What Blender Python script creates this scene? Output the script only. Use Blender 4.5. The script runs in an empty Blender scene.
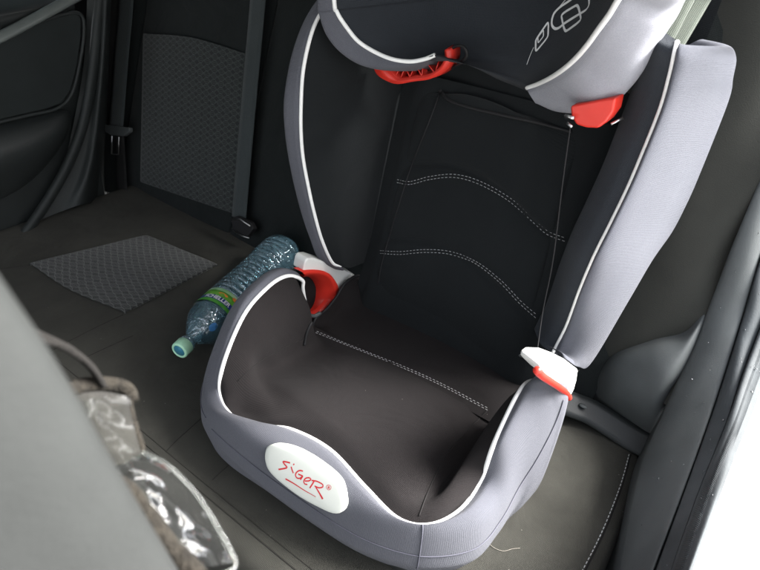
import bpy, bmesh, math, random
from mathutils import Vector, Matrix
from mathutils.bvhtree import BVHTree
random.seed(7)
R = math.radians
sc = bpy.context.scene
col = sc.collection

# ------------------------------------------------------------------ camera
FPX = 626.42
CAM = Vector((0, 0, 0.779))
va = Vector((-1040, 500, -FPX)); vb = Vector((560, 380, -FPX))
AX = -va.normalized(); AY = vb.normalized(); AZ = AX.cross(AY)
ROT = Matrix((AX, AY, AZ))            # rows: world axes in camera space -> world = ROT @ camera vector
cd = bpy.data.cameras.new('camera'); co = bpy.data.objects.new('camera', cd); col.objects.link(co)
cd.sensor_width = 36; cd.lens = FPX / 760 * 36; cd.clip_start = 0.01; cd.clip_end = 500
co.matrix_world = Matrix.Translation(CAM) @ ROT.to_4x4()
cd.dof.use_dof = True; cd.dof.focus_distance = 0.92; cd.dof.aperture_fstop = 11.5
sc.camera = co

def ray(px, py):
    return (ROT @ Vector((px - 380, 285 - py, -FPX))).normalized()
def pl(px, py, p, n):
    d = ray(px, py); n = Vector(n)
    return CAM + d * ((Vector(p) - CAM).dot(n) / d.dot(n))
def X(px, py, x): return pl(px, py, (x, 0, 0), (1, 0, 0))
def Y(px, py, y): return pl(px, py, (0, y, 0), (0, 1, 0))
def Z(px, py, z): return pl(px, py, (0, 0, z), (0, 0, 1))
def D(px, py, d): return CAM + ray(px, py) * d
def BK(px, py, y0=.775, z0=.10, t=15):
    t = R(t); return pl(px, py, (0, y0, z0), (0, math.cos(t), -math.sin(t)))
def BB(px, py, off=0.0):               # rear bench backrest plane
    return BK(px, py, .885 - off, 0, 20)

# ------------------------------------------------------------------ splines and mesh helpers
def cr(pts, n, closed=False):
    pts = [Vector(p) for p in pts]; m = len(pts); out = []
    if m == 2:
        return [pts[0].lerp(pts[1], i / n) for i in range(n + 1)]
    segs = m if closed else m - 1
    for i in range(n + (0 if closed else 1)):
        u = i / n * segs; k = min(int(u), segs - 1); t = u - k
        if closed: p0, p1, p2, p3 = (pts[(k + j - 1) % m] for j in range(4))
        else:
            p1, p2 = pts[k], pts[k + 1]
            p0 = pts[k - 1] if k > 0 else p1 * 2 - p2
            p3 = pts[k + 2] if k + 2 < m else p2 * 2 - p1
        out.append(.5 * ((2 * p1) + (-p0 + p2) * t + (2 * p0 - 5 * p1 + 4 * p2 - p3) * t * t + (-p0 + 3 * p1 - 3 * p2 + p3) * t ** 3))
    return out

def finish(name, me, mat, parent=None, smooth=True):
    o = bpy.data.objects.new(name, me); col.objects.link(o)
    if mat: me.materials.append(mat)
    if smooth:
        for p in me.polygons: p.use_smooth = True
    if parent: o.parent = parent; o.matrix_parent_inverse = parent.matrix_world.inverted()
    return o

def grid_pts(ctrl, nu, nv):
    rows = [cr(r, nv) for r in ctrl]
    cols = [cr([r[j] for r in rows], nu) for j in range(nv + 1)]
    return [[cols[j][i] for j in range(nv + 1)] for i in range(nu + 1)]

def grid_mesh(name, P):
    nu, nv = len(P) - 1, len(P[0]) - 1
    me = bpy.data.meshes.new(name)
    vs = [p for r in P for p in r]; W = nv + 1
    fs = [(i * W + j, i * W + j + 1, (i + 1) * W + j + 1, (i + 1) * W + j) for i in range(nu) for j in range(nv)]
    me.from_pydata([tuple(v) for v in vs], [], fs)
    uv = me.uv_layers.new(name='UVMap')
    mi, mj = nu // 2, nv // 2
    U = [0.]; V = [0.]
    for i in range(nu): U.append(U[-1] + (P[i + 1][mj] - P[i][mj]).length)
    for j in range(nv): V.append(V[-1] + (P[mi][j + 1] - P[mi][j]).length)
    for l in me.loops:
        i, j = divmod(l.vertex_index, W); uv.data[l.index].uv = (V[j], U[i])
    me.update(); return me

def grid(name, ctrl, nu, nv, mat, parent=None, thick=0, flip=False):
    P = grid_pts(ctrl, nu, nv)
    o = finish(name, grid_mesh(name, P), mat, parent)
    if flip: o.data.flip_normals()
    if thick:
        m = o.modifiers.new('s', 'SOLIDIFY'); m.thickness = thick; m.offset = -1
    return o

def tube_bm(bm, pts, r, seg=8, caps=True, flat=None):
    pts = [Vector(p) for p in pts]; n = len(pts); rings = []; up = None; uvs = []
    L = 0
    for i, p in enumerate(pts):
        t = (pts[min(i + 1, n - 1)] - pts[max(i - 1, 0)]).normalized()
        if up is None:
            up = t.orthogonal().normalized()
            if flat is not None: up = Vector(flat)
        if flat is not None: up = Vector(flat)
        up = (up - t * up.dot(t)).normalized(); s = t.cross(up)
        rr = r[i] if isinstance(r, (list, tuple)) else r
        ra, rb = rr if isinstance(rr, tuple) else (rr, rr)
        rings.append([bm.verts.new(p + up * (math.cos(a) * ra) + s * (math.sin(a) * rb)) for a in [2 * math.pi * k / seg for k in range(seg)]])
    for i in range(n - 1):
        for k in range(seg):
            bm.faces.new((rings[i][k], rings[i][(k + 1) % seg], rings[i + 1][(k + 1) % seg], rings[i + 1][k]))
    if caps:
        bm.faces.new(rings[0][::-1]); bm.faces.new(rings[-1])

def bm_obj(name, bm, mat, parent=None, smooth=True):
    bmesh.ops.recalc_face_normals(bm, faces=bm.faces)
    me = bpy.data.meshes.new(name); bm.to_mesh(me); bm.free()
    return finish(name, me, mat, parent, smooth)

def tube(name, ctrl, r, n, mat, parent=None, seg=8, flat=None, spline=True):
    bm = bmesh.new(); tube_bm(bm, cr(ctrl, n) if spline else ctrl, r, seg, True, flat)
    return bm_obj(name, bm, mat, parent)

def plate(name, pts, vec, mat, parent=None, bevel=.0015, seg=3, smooth=True):
    """closed outline extruded along vec, bevelled"""
    bm = bmesh.new(); vec = Vector(vec)
    a = [bm.verts.new(p) for p in pts]; b = [bm.verts.new(Vector(p) + vec) for p in pts]
    n = len(pts); bm.faces.new(a); bm.faces.new(b[::-1])
    for i in range(n): bm.faces.new((a[i], b[i], b[(i + 1) % n], a[(i + 1) % n]))
    o = bm_obj(name, bm, mat, parent, smooth)
    if bevel:
        m = o.modifiers.new('b', 'BEVEL'); m.width = bevel; m.segments = seg; m.limit_method = 'ANGLE'; m.angle_limit = R(35)
    if smooth:
        w = o.modifiers.new('w', 'WEIGHTED_NORMAL'); w.keep_sharp = False
    return o

def empty(name, loc, label=None, cat=None, group=None):
    o = bpy.data.objects.new(name, None); col.objects.link(o); o.location = loc; o.empty_display_size = .02
    if label: o['label'] = label
    if cat: o['category'] = cat
    if group: o['group'] = group
    bpy.context.view_layer.update(); return o
def tag(o, label=None, cat=None, group=None, kind=None):
    for k, v in (('label', label), ('category', cat), ('group', group), ('kind', kind)):
        if v: o[k] = v
    return o

def bvh(*objs):
    dg = bpy.context.evaluated_depsgraph_get(); vs = []; fs = []
    bpy.context.view_layer.update()
    for o in objs:
        me = o.data; b = len(vs)
        vs += [o.matrix_world @ v.co for v in me.vertices]
        fs += [[b + k for k in p.vertices] for p in me.polygons]
    return BVHTree.FromPolygons(vs, fs)
def hit(tree, px, py):
    d = ray(px, py); loc, nor, _, _ = tree.ray_cast(CAM, d)
    if loc is None: return None, None
    if nor.dot(d) > 0: nor = -nor
    return loc, nor

def stitches(name, tree, px_pts, n, mat, parent, length=.0042, gap=.0026, r=.00036, off=0.0, w=.0011):
    """a run of real thread stitches lying on a surface along a seam"""
    pts = [hit(tree, *p) for p in [(v.x, v.y) for v in cr([(a, b, 0) for a, b in px_pts], n)]]
    pts = [(l, nn) for l, nn in pts if l is not None]
    return stitch_run(name, pts, mat, parent, length, gap, r, off)
def stitch_run(name, pts, mat, parent, length, gap, r, off):
    P = []
    for i, (l, nn) in enumerate(pts):
        t = (pts[min(i + 1, len(pts) - 1)][0] - pts[max(i - 1, 0)][0])
        if t.length < 1e-7: continue
        t.normalize(); P.append((l + nn.cross(t) * off + nn * r * .55, nn))
    bm = bmesh.new(); acc = 0; i = 0
    S = [0]
    for k in range(1, len(P)): S.append(S[-1] + (P[k][0] - P[k - 1][0]).length)
    def at(s):
        for k in range(1, len(S)):
            if S[k] >= s:
                f = (s - S[k - 1]) / max(1e-9, S[k] - S[k - 1]); return P[k - 1][0].lerp(P[k][0], f), P[k][1]
        return P[-1]
    s = 0
    while s + length < S[-1]:
        q = []
        for f in (0, .2, .5, .8, 1):
            p, nn = at(s + length * f); q.append(p + nn * (r * (.6 if .1 < f < .9 else -.8)))
        tube_bm(bm, q, [r * .6, r, r * 1.05, r, r * .6], 5)
        s += (length + gap) * random.uniform(.93, 1.07)
    return bm_obj(name, bm, mat, parent)

# ------------------------------------------------------------------ materials
def mat(name, base, rough=.8, metal=0, spec=.3, sheen=0, noise=None, bump=None, bump_d=.0004, coat=0, var=.15, vscale=14):
    m = bpy.data.materials.new(name); m.use_nodes = True; nt = m.node_tree; N = nt.nodes; L = nt.links
    b = N['Principled BSDF']; b.inputs['Roughness'].default_value = rough; b.inputs['Metallic'].default_value = metal
    b.inputs['Specular IOR Level'].default_value = spec; b.inputs['Sheen Weight'].default_value = sheen
    b.inputs['Sheen Roughness'].default_value = .5; b.inputs['Coat Weight'].default_value = coat
    g = N.new('ShaderNodeNewGeometry')
    n = N.new('ShaderNodeTexNoise'); n.inputs['Scale'].default_value = vscale; n.inputs['Detail'].default_value = 7
    L.new(g.outputs['Position'], n.inputs['Vector'])
    mr = N.new('ShaderNodeMapRange'); mr.inputs['From Min'].default_value = .3; mr.inputs['From Max'].default_value = .7
    mr.inputs['To Min'].default_value = 1 - var; mr.inputs['To Max'].default_value = 1 + var; L.new(n.outputs['Fac'], mr.inputs['Value'])
    mx = N.new('ShaderNodeVectorMath'); mx.operation = 'SCALE'; mx.inputs[0].default_value = base; L.new(mr.outputs[0], mx.inputs['Scale'])
    L.new(mx.outputs[0], b.inputs['Base Color'])
    m['_c'] = 0
    if bump:
        nb = N.new('ShaderNodeTexNoise'); nb.inputs['Scale'].default_value = bump; nb.inputs['Detail'].default_value = 4
        L.new(g.outputs['Position'], nb.inputs['Vector'])
        bp = N.new('ShaderNodeBump'); bp.inputs['Distance'].default_value = bump_d; bp.inputs['Strength'].default_value = 1
        L.new(nb.outputs['Fac'], bp.inputs['Height']); L.new(bp.outputs['Normal'], b.inputs['Normal'])
    del m['_c']
    return m

def math_node(nt, op, a, b=None, c=None):
    n = nt.nodes.new('ShaderNodeMath'); n.operation = op
    for i, v in enumerate((a, b, c)):
        if v is None: continue
        if isinstance(v, (int, float)): n.inputs[i].default_value = v
        else: nt.links.new(v, n.inputs[i])
    return n.outputs[0]

def fabric(name, base, pitch_u=.0011, pitch_v=.0011, depth=.00035, rough=.9, sheen=.25, dark=.55, var=.12, wrinkle=0, lint=0, vs=9):
    """woven cloth: fine ribs from the UV map (in metres), mottling, slight wrinkles"""
    m = bpy.data.materials.new(name); m.use_nodes = True; nt = m.node_tree; N = nt.nodes; L = nt.links
    b = N['Principled BSDF']; b.inputs['Roughness'].default_value = rough; b.inputs['Specular IOR Level'].default_value = .08
    b.inputs['Sheen Weight'].default_value = sheen; b.inputs['Sheen Roughness'].default_value = .45
    uv = N.new('ShaderNodeUVMap'); sp = N.new('ShaderNodeSeparateXYZ'); L.new(uv.outputs[0], sp.inputs[0])
    g = N.new('ShaderNodeNewGeometry')
    u = math_node(nt, 'SINE', math_node(nt, 'MULTIPLY', sp.outputs[0], 2 * math.pi / pitch_u))
    v = math_node(nt, 'SINE', math_node(nt, 'MULTIPLY', sp.outputs[1], 2 * math.pi / pitch_v))
    w = math_node(nt, 'MULTIPLY', math_node(nt, 'ADD', u, v), .25)     # -.5 .5
    n = N.new('ShaderNodeTexNoise'); n.inputs['Scale'].default_value = vs; n.inputs['Detail'].default_value = 8; n.inputs['Roughness'].default_value = .6
    L.new(g.outputs['Position'], n.inputs['Vector'])
    f = N.new('ShaderNodeTexNoise'); f.inputs['Scale'].default_value = 900; f.inputs['Detail'].default_value = 2
    L.new(g.outputs['Position'], f.inputs['Vector'])
    k = math_node(nt, 'MULTIPLY_ADD', w, (1 - dark), 1.0)
    k = math_node(nt, 'MULTIPLY', k, math_node(nt, 'MULTIPLY_ADD', math_node(nt, 'SUBTRACT', n.outputs['Fac'], .5), var * 4, 1.0))
    k = math_node(nt, 'MULTIPLY', k, math_node(nt, 'MULTIPLY_ADD', math_node(nt, 'SUBTRACT', f.outputs['Fac'], .5), .5, 1.0))
    s = N.new('ShaderNodeVectorMath'); s.operation = 'SCALE'; s.inputs[0].default_value = base; L.new(k, s.inputs['Scale'])
    out = s.outputs[0]
    if lint:
        vo = N.new('ShaderNodeTexVoronoi'); vo.inputs['Scale'].default_value = 130; L.new(g.outputs['Position'], vo.inputs['Vector'])
        rn = N.new('ShaderNodeTexWhiteNoise'); L.new(vo.outputs['Color'], rn.inputs['Vector'])
        a = math_node(nt, 'LESS_THAN', vo.outputs['Distance'], .085)
        a = math_node(nt, 'MULTIPLY', a, math_node(nt, 'GREATER_THAN', rn.outputs['Value'], 1 - lint))
        mx = N.new('ShaderNodeMix'); mx.data_type = 'RGBA'; L.new(a, mx.inputs['Factor']); L.new(out, mx.inputs['A']); mx.inputs['B'].default_value = (.22, .21, .19, 1)
        out = mx.outputs['Result']
    L.new(out, b.inputs['Base Color'])
    bp = N.new('ShaderNodeBump'); bp.inputs['Distance'].default_value = depth
    h = math_node(nt, 'ADD', w, math_node(nt, 'MULTIPLY', f.outputs['Fac'], .8)); L.new(h, bp.inputs['Height'])
    last = bp
    if wrinkle:
        wn = N.new('ShaderNodeTexNoise'); wn.inputs['Scale'].default_value = 11; wn.inputs['Detail'].default_value = 3; wn.inputs['Distortion'].default_value = .6
        L.new(g.outputs['Position'], wn.inputs['Vector'])
        b2 = N.new('ShaderNodeBump'); b2.inputs['Distance'].default_value = wrinkle; L.new(wn.outputs['Fac'], b2.inputs['Height']); L.new(b2.outputs[0], bp.inputs['Normal'])
    L.new(last.outputs[0], b.inputs['Normal'])
    return m

def mesh_fabric(name, base, line):
    """car-seat insert: dark cloth with pale rows of wavy lens shapes"""
    m = fabric(name, base, .0014, .0014, .0004, lint=0); nt = m.node_tree; N = nt.nodes; L = nt.links
    uv = [x for x in N if x.type == 'UVMAP'][0]; sp = N.new('ShaderNodeSeparateXYZ'); 
    nz = N.new('ShaderNodeTexNoise'); nz.inputs['Scale'].default_value = 60; L.new(uv.outputs[0], nz.inputs['Vector'])
    add = N.new('ShaderNodeVectorMath'); add.operation = 'MULTIPLY_ADD'; L.new(nz.outputs['Color'], add.inputs[0]); add.inputs[1].default_value = (.003, .003, 0); L.new(uv.outputs[0], add.inputs[2])
    L.new(add.outputs[0], sp.inputs[0])
    U = math_node(nt, 'MULTIPLY', sp.outputs[0], 1 / .050); V = math_node(nt, 'MULTIPLY', sp.outputs[1], 1 / .0150)
    tot = None
    for sg, wd_ in ((1.7, .085), (-1.7, .085), (.6, .05), (-.6, .05)):
        s = math_node(nt, 'SINE', math_node(nt, 'MULTIPLY', U, 2 * math.pi))
        fr = math_node(nt, 'FRACT', math_node(nt, 'MULTIPLY_ADD', s, .27 * sg, V))
        d = math_node(nt, 'ABSOLUTE', math_node(nt, 'SUBTRACT', fr, .5))
        mr = N.new('ShaderNodeMapRange'); mr.interpolation_type = 'SMOOTHSTEP'; L.new(d, mr.inputs['Value'])
        mr.inputs['From Min'].default_value = wd_; mr.inputs['From Max'].default_value = wd_ * .3; mr.inputs['To Min'].default_value = 0; mr.inputs['To Max'].default_value = 1
        tot = mr.outputs[0] if tot is None else math_node(nt, 'MAXIMUM', tot, mr.outputs[0])
    b = N['Principled BSDF']; src = b.inputs['Base Color'].links[0].from_socket
    mx = N.new('ShaderNodeMix'); mx.data_type = 'RGBA'; L.new(math_node(nt, 'MULTIPLY', tot, .85), mx.inputs['Factor']); L.new(src, mx.inputs['A']); mx.inputs['B'].default_value = (*line, 1)
    L.new(mx.outputs['Result'], b.inputs['Base Color'])
    return m

M = {}
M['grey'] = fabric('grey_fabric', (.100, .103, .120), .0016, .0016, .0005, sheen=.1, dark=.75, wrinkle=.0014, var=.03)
M['black'] = fabric('black_fabric', (.0145, .0165, .0175), .0013, .0013, .0004, sheen=.05, wrinkle=.0025, lint=.0)
M['grey_lit'] = fabric('grey_fabric_lit', (.30, .305, .34), .0016, .0016, .0005, sheen=.1, dark=.75, wrinkle=.0014, var=.03)  # same grey cloth, lightened to put light on the right headrest wing
M['grey_dimmed'] = fabric('grey_fabric_dimmed', (.086, .090, .107), .0016, .0016, .0005, sheen=.1, dark=.75, wrinkle=.0014, var=.03)  # same grey cloth, darkened to tone down the light on the right bolster
M['headcloth'] = fabric('headrest_fabric', (.030, .034, .040), .0013, .0013, .0004, sheen=.08, wrinkle=.0025)
M['cushion'] = fabric('cushion_fabric', (.0180, .0160, .0162), .0013, .0013, .0005, sheen=.02, wrinkle=.004, lint=.012)
M['bench'] = fabric('bench_fabric', (.051, .050, .043), .0016, .0016, .0005, sheen=.03, lint=.03, wrinkle=.006, var=.25, vs=7)
M['benchback'] = fabric('bench_back_fabric', (.018, .021, .021), .0016, .0016, .0005, sheen=.05, wrinkle=.006)
M['mesh'] = mesh_fabric('patterned_fabric', (.022, .023, .022), (.115, .12, .112))
M['meshback'] = mesh_fabric('patterned_back_fabric', (.020, .024, .024), (.070, .078, .076))
M['webbing'] = fabric('belt_webbing', (.052, .062, .064), .0022, .0012, .0006, sheen=.15, rough=.6)
M['webbing_pale'] = fabric('belt_webbing_pale', (.085, .10, .08), .0022, .0012, .0006, sheen=.3, rough=.6)
M['piping'] = mat('white_piping', (.82, .82, .80), .55, bump=500, bump_d=.0003, var=.03)
M['blackpipe'] = mat('black_piping', (.012, .012, .013), .6, bump=500, bump_d=.0003)
M['thread'] = mat('pale_thread', (.58, .58, .58), .7, bump=900, bump_d=.0002)
M['threadgrey'] = mat('grey_thread', (.2, .2, .2), .7)
M['seam'] = mat('seam_thread', (.10, .10, .125), .8)
M['red'] = mat('red_plastic', (.66, .035, .022), .38, spec=.5, bump=60, bump_d=.0005, var=.06)
M['whitep'] = mat('white_plastic', (.72, .73, .70), .35, spec=.5, var=.03)
M['badge'] = mat('badge_plastic', (.66, .68, .62), .28, spec=.5, var=.02)
M['redink'] = mat('red_lettering', (.62, .02, .03), .4, var=.04)
M['print'] = mat('white_print', (.78, .79, .80), .7, var=.03)
M['trim'] = mat('dark_trim_plastic', (.080, .088, .089), .65, spec=.3, bump=900, bump_d=.00035, var=.15)
M['trim2'] = mat('door_trim_plastic', (.018, .021, .021), .5, spec=.45, bump=700, bump_d=.0003, var=.1)
M['doortrim'] = mat('door_moulding_plastic', (.020, .0235, .0235), .6, spec=.3, bump=900, bump_d=.0003)
M['doorcloth'] = mat('door_card_cloth', (.015, .019, .019), .85, bump=900, bump_d=.0004)
M['rubber'] = mat('seal_rubber', (.055, .062, .066), .7, spec=.3, bump=300, bump_d=.0004, var=.25)
M['paint'] = mat('white_car_paint', (.82, .83, .84), .25, spec=.5, coat=.6, var=.01)
M['pillar'] = mat('grey_pillar_trim', (.027, .029, .028), .6, spec=.3, bump=500, bump_d=.0003, var=.12, vscale=22)
M['dark'] = mat('dark_carpet', (.012, .012, .012), .95, bump=600, bump_d=.001)
M['metal'] = mat('brushed_metal', (.55, .55, .55), .3, metal=1)
M['roof'] = mat('roof_lining', (.28, .28, .27), .9)
M['asphalt'] = mat('pale_paving', (.34, .34, .33), .9, bump=200, bump_d=.003)
M['fuzzy'] = mat('fuzzy_brown_trim', (.017, .0145, .0108), .95, sheen=0, bump=420, bump_d=.0025, var=.5, vscale=200)
M['strap'] = mat('dark_cord', (.009, .008, .007), .9, bump=300, bump_d=.0015, var=.4, vscale=120)
M['felt'] = mat('dark_grey_felt', (.022, .021, .019), .9, bump=300, bump_d=.001, var=.3, vscale=80)
M['hair'] = mat('pale_fibre', (.42, .38, .32), .6)
M['drop'] = mat('water_drop', (.06, .065, .07), .08, spec=.8)
def glass(name, c, ior=1.45, rough=.02, trans=1.0, alpha=1.0):
    m = bpy.data.materials.new(name); m.use_nodes = True; b = m.node_tree.nodes['Principled BSDF']
    b.inputs['Base Color'].default_value = (*c, 1); b.inputs['Transmission Weight'].default_value = trans; b.inputs['IOR'].default_value = ior
    b.inputs['Roughness'].default_value = rough; b.inputs['Alpha'].default_value = alpha; return m

def film(name, tint, body, wbody, rough, bump=None, ior=1.5, boost=1.0):
    """thin clear plastic sheet: tinted see-through, fresnel gloss and a little milky scatter"""
    m = bpy.data.materials.new(name); m.use_nodes = True; nt = m.node_tree; N = nt.nodes; L = nt.links
    out = N['Material Output']; N.remove(N['Principled BSDF'])
    t = N.new('ShaderNodeBsdfTransparent'); t.inputs[0].default_value = (*tint, 1)
    g = N.new('ShaderNodeBsdfGlossy'); g.inputs['Roughness'].default_value = rough; g.inputs[0].default_value = (1, 1, 1, 1)
    tr = N.new('ShaderNodeBsdfTranslucent'); tr.inputs[0].default_value = (*body, 1); df = N.new('ShaderNodeBsdfDiffuse'); df.inputs[0].default_value = (*body, 1)
    a = N.new('ShaderNodeMixShader'); L.new(tr.outputs[0], a.inputs[1]); L.new(df.outputs[0], a.inputs[2])
    b = N.new('ShaderNodeMixShader'); b.inputs[0].default_value = wbody; L.new(t.outputs[0], b.inputs[1]); L.new(a.outputs[0], b.inputs[2])
    fr = N.new('ShaderNodeFresnel'); fr.inputs[0].default_value = ior
    c = N.new('ShaderNodeMixShader'); L.new(math_node(nt, 'MINIMUM', math_node(nt, 'MULTIPLY', fr.outputs[0], boost), .9), c.inputs[0]); L.new(b.outputs[0], c.inputs[1]); L.new(g.outputs[0], c.inputs[2])
    L.new(c.outputs[0], out.inputs[0])
    if bump:
        ge = N.new('ShaderNodeNewGeometry'); n = N.new('ShaderNodeTexNoise'); n.inputs['Scale'].default_value = bump[0]; n.inputs['Detail'].default_value = 2; n.inputs['Distortion'].default_value = 1
        L.new(ge.outputs['Position'], n.inputs['Vector']); bp = N.new('ShaderNodeBump'); bp.inputs['Distance'].default_value = bump[1]; L.new(n.outputs['Fac'], bp.inputs['Height'])
        L.new(bp.outputs[0], g.inputs['Normal']); L.new(bp.outputs[0], fr.inputs['Normal'])
    return m
M['pet'] = film('blue_bottle_plastic', (.74, .94, .985), (.30, .70, .95), .15, .05, (80, .004), 1.55, 3.0)
M['vinyl'] = film('clear_vinyl', (.92, .94, .92), (.8, .82, .8), .035, .07, (8, .0017), 1.45, .42)
M['vinyl_soft'] = film('dull_vinyl', (.94, .95, .93), (.6, .6, .58), .008, .12, (10, .0010), 1.4, .09)
M['cap'] = mat('pale_green_cap', (.42, .74, .52), .4, spec=.5, var=.04)
M['capblue'] = mat('cap_insert', (.04, .20, .30), .4)

# ================================================================== CHILD BOOSTER SEAT
seat = empty('child_car_seat', (-.39, .62, 0), 'high-backed child booster seat in black fabric with pale grey sides and white piping', 'child car seat')

# --- base: horseshoe rim.  stations run left arm rear -> front -> right arm rear
V = Vector
def station(P0, P3, end=False):
    h = V((P3.x - P0.x, P3.y - P0.y, 0)); d = h.length; o = h.normalized()
    dz = P0.z - P3.z; up = V((0, 0, 1))
    P1 = P0 + o * min(.014, d * .35) + up * .007
    P2 = P0 + o * d * .78 - up * dz * .16
    P4 = P3 - o * .004 - up * (P3.z - .03) * .9
    P5 = V((P3.x, P3.y, .004)) - o * .018
    return [P0, P1, P2, P3, P4, P5]
Lp = [X(303, 290, -.588), X(302, 280, -.588), X(287, 276, -.585), X(268, 287, -.585), X(244, 315, -.583), X(224, 362, -.58), X(220, 392, -.575)]
L3 = [V((-.622, .64, .12)), V((-.632, .625, .12)), V((-.636, .59, .12)), V((-.637, .55, .11)), V((-.638, .50, .09)), V((-.640, .462, .07)), V((-.632, .432, .055))]
Fp = [Z(232, 416, .100), Z(262, 426, .112), Z(292, 430, .116), Z(330, 450, .118), Z(365, 487, .114), Z(398, 519, .110), Z(430, 525, .113)]
F3 = [V((-.597, .403, .05)), V((-.545, .390, .05)), Z(252, 473, .05), Z(292, 503, .05), Z(345, 538, .05), Z(388, 556, .05), Z(430, 564, .05)]
Rp = [X(460, 510, -.187), X(480, 482, -.187), X(493, 446, -.185), X(509, 411, -.185), X(518, 394, -.185), X(527, 383, -.185)]
R3 = [Z(475, 556, .05), Z(500, 528, .055), Z(524, 489, .06), Z(548, 450, .07), V((-.140, .655, .10)), V((-.140, .668, .15))]
st = [station(a, b) for a, b in zip(Lp + Fp + Rp, L3 + F3 + R3)]
# rounded rear ends of the arms
endL = [V((-.600, .638, .150)), V((-.604, .645, .150)), V((-.614, .648, .13)), V((-.62, .648, .10)), V((-.618, .645, .05)), V((-.61, .64, .004))]
endR = [V((-.186, .66, .215)), V((-.176, .668, .235)), V((-.158, .684, .220)), V((-.147, .690, .15)), V((-.147, .685, .05)), V((-.15, .67, .004))]
# crest of right arm is high and broad
st[-4][1:4] = [V((-.174, .540, .194)), V((-.159, .558, .152)), V((-.149, .580, .068))]
st[-4][4:] = [V((-.152, .578, .033)), V((-.160, .57, .004))]
st[-3][1:] = [V((-.172, .566, .234)), V((-.154, .586, .197)), V((-.143, .606, .102)), V((-.146, .60, .035)), V((-.155, .60, .004))]
st[-2][1:] = [st[-2][0] + V((.014, .004, .012)), V((-.151, .600, .243)), V((-.139, .632, .150)), V((-.143, .63, .035)), V((-.155, .63, .004))]
st[-1][1:] = [X(537, 377, -.172), X(554, 382, -.152), X(567.5, 402, -.139), V((-.143, .658, .035)), V((-.155, .655, .004))]
rim = grid('seat_rim', [endL] + st + [endR], 150, 30, M['grey'], seat, flip=True)
tag(rim, 'pale grey padded rim round the booster seat')
pip = [V((-.592, .632, .135))] + [s[0] for s in st] + [V((-.187, .665, .205))]
tube('piping', pip, .0031, 180, M['piping'], seat)
# two seams on the rim
RP = grid_pts([endL] + st + [endR], 150, 30)
def off_out(p, c=V((-.385, .56, .05)), e=.0009):
    d = (p - c); d.z = 0; return p + d.normalized() * e
iB = 19
tube('seam', [off_out(RP[i][16]) for i in range(62, 143, 3)], .0007, 110, M['seam'], seat, 6)
tube('seam', [off_out(RP[i][15]) for i in range(20, 62, 3)], .0007, 80, M['seam'], seat, 6)
ci = min(range(151), key=lambda i: (RP[i][2] - Z(421, 527, .112)).length)
tube('seam', [off_out(RP[ci][k]) for k in range(1, 24, 2)], .0008, 60, M['seam'], seat, 6)

# --- cushion
def lerp(a, b, t): return a + (b - a) * t
def crow(L, Rr, y, z0, zc, xl=-.548, xr=-.226, wave=0):
    a = L; b = Rr
    return [a, a + (V((xl, y, z0)) - a) * .5 + V((.006, 0, .010 if a.z > .13 else .004)), V((xl, y, z0)), V((-.47, y, zc)), V((-.385, y, zc + wave)), V((-.30, y, zc)),
            V((xr, y, z0)), b + (V((xr, y, z0)) - b) * .5 + V((-.006, 0, .010 if b.z > .13 else .004)), b]
inn = .002
front = [Lp[-1], Fp[0], Fp[1], Fp[2], Fp[3], Fp[4], Fp[5], Fp[6], Rp[0]]
front2 = [lerp(Lp[-1], Lp[-2], .6)] + [p + V((0, .022, .010)) for p in front[1:-1]] + [lerp(Rp[0], Rp[1], .6)]
rows = [front, front2,
        crow(lerp(Lp[5], Lp[4], .4), lerp(Rp[1], Rp[2], .3), .485, .112, .126),
        crow(Lp[4], Rp[2], .53, .108, .120),
        crow(Lp[3], Rp[3], .575, .105, .114),
        crow(Lp[2] + V((.0, .01, -.003)), Rp[4], .615, .103, .108),
        None, None]
r6 = crow(V((-.590, .620, .18)), Rp[5], .640, .100, .103); r6[1] = V((-.588, .622, .142)); r6[2] = V((-.580, .630, .108))
r7 = crow(V((-.590, .630, .145)), V((-.188, .668, .205)), .658, .097, .099); r7[1] = V((-.586, .634, .118)); r7[2] = V((-.576, .645, .101))
rows[-2:] = [r6, r7]
cush = grid('seat_cushion', rows, 90, 90, M['cushion'], seat, flip=False)
# rear part of the cushion, behind the stitched seam
eL = [X(311, 334, -.592), X(315, 320, -.596), X(326, 310, -.60), X(336, 298, -.602), X(345, 284, -.604), X(358, 276, -.604)]
ys = [.652, .672, .695, .717, .74, .765]
rr = []
for i, (e, y) in enumerate(zip(eL, ys)):
    b = V((-.776 - e.x, e.y, e.z + .01)); zc = .097
    rr.append([e, V((-.585, (e.y + y) / 2, lerp(e.z, zc, .35))), V((-.568, y, lerp(e.z, zc, .85))), V((-.53, y, zc)), V((-.385, y, zc + .001)), V((-.25, y, zc)), V((-.215, y, lerp(b.z, zc, .8))), V((-.2, (b.y + y) / 2, lerp(b.z, zc, .35))), b])
rr.append([p + V((0, .03, -.01)) for p in rr[-1]])
cr_ = grid('rear_cushion', rr, 50, 70, M['cushion'], seat)
tube('black_piping', [X(304, 350, -.575), X(308, 338, -.585)] + [e + V((0, 0, .001)) for e in eL] + [X(366, 284, -.60)], .0028, 60, M['blackpipe'], seat)
tc = bvh(cush, cr_)
for o_ in (0, .0042):
    stitches('stitching', tc, [(316, 332), (350, 346), (400, 366), (440, 384), (489, 410)], 90, M['thread'], seat, off=o_ - .002)
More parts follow.
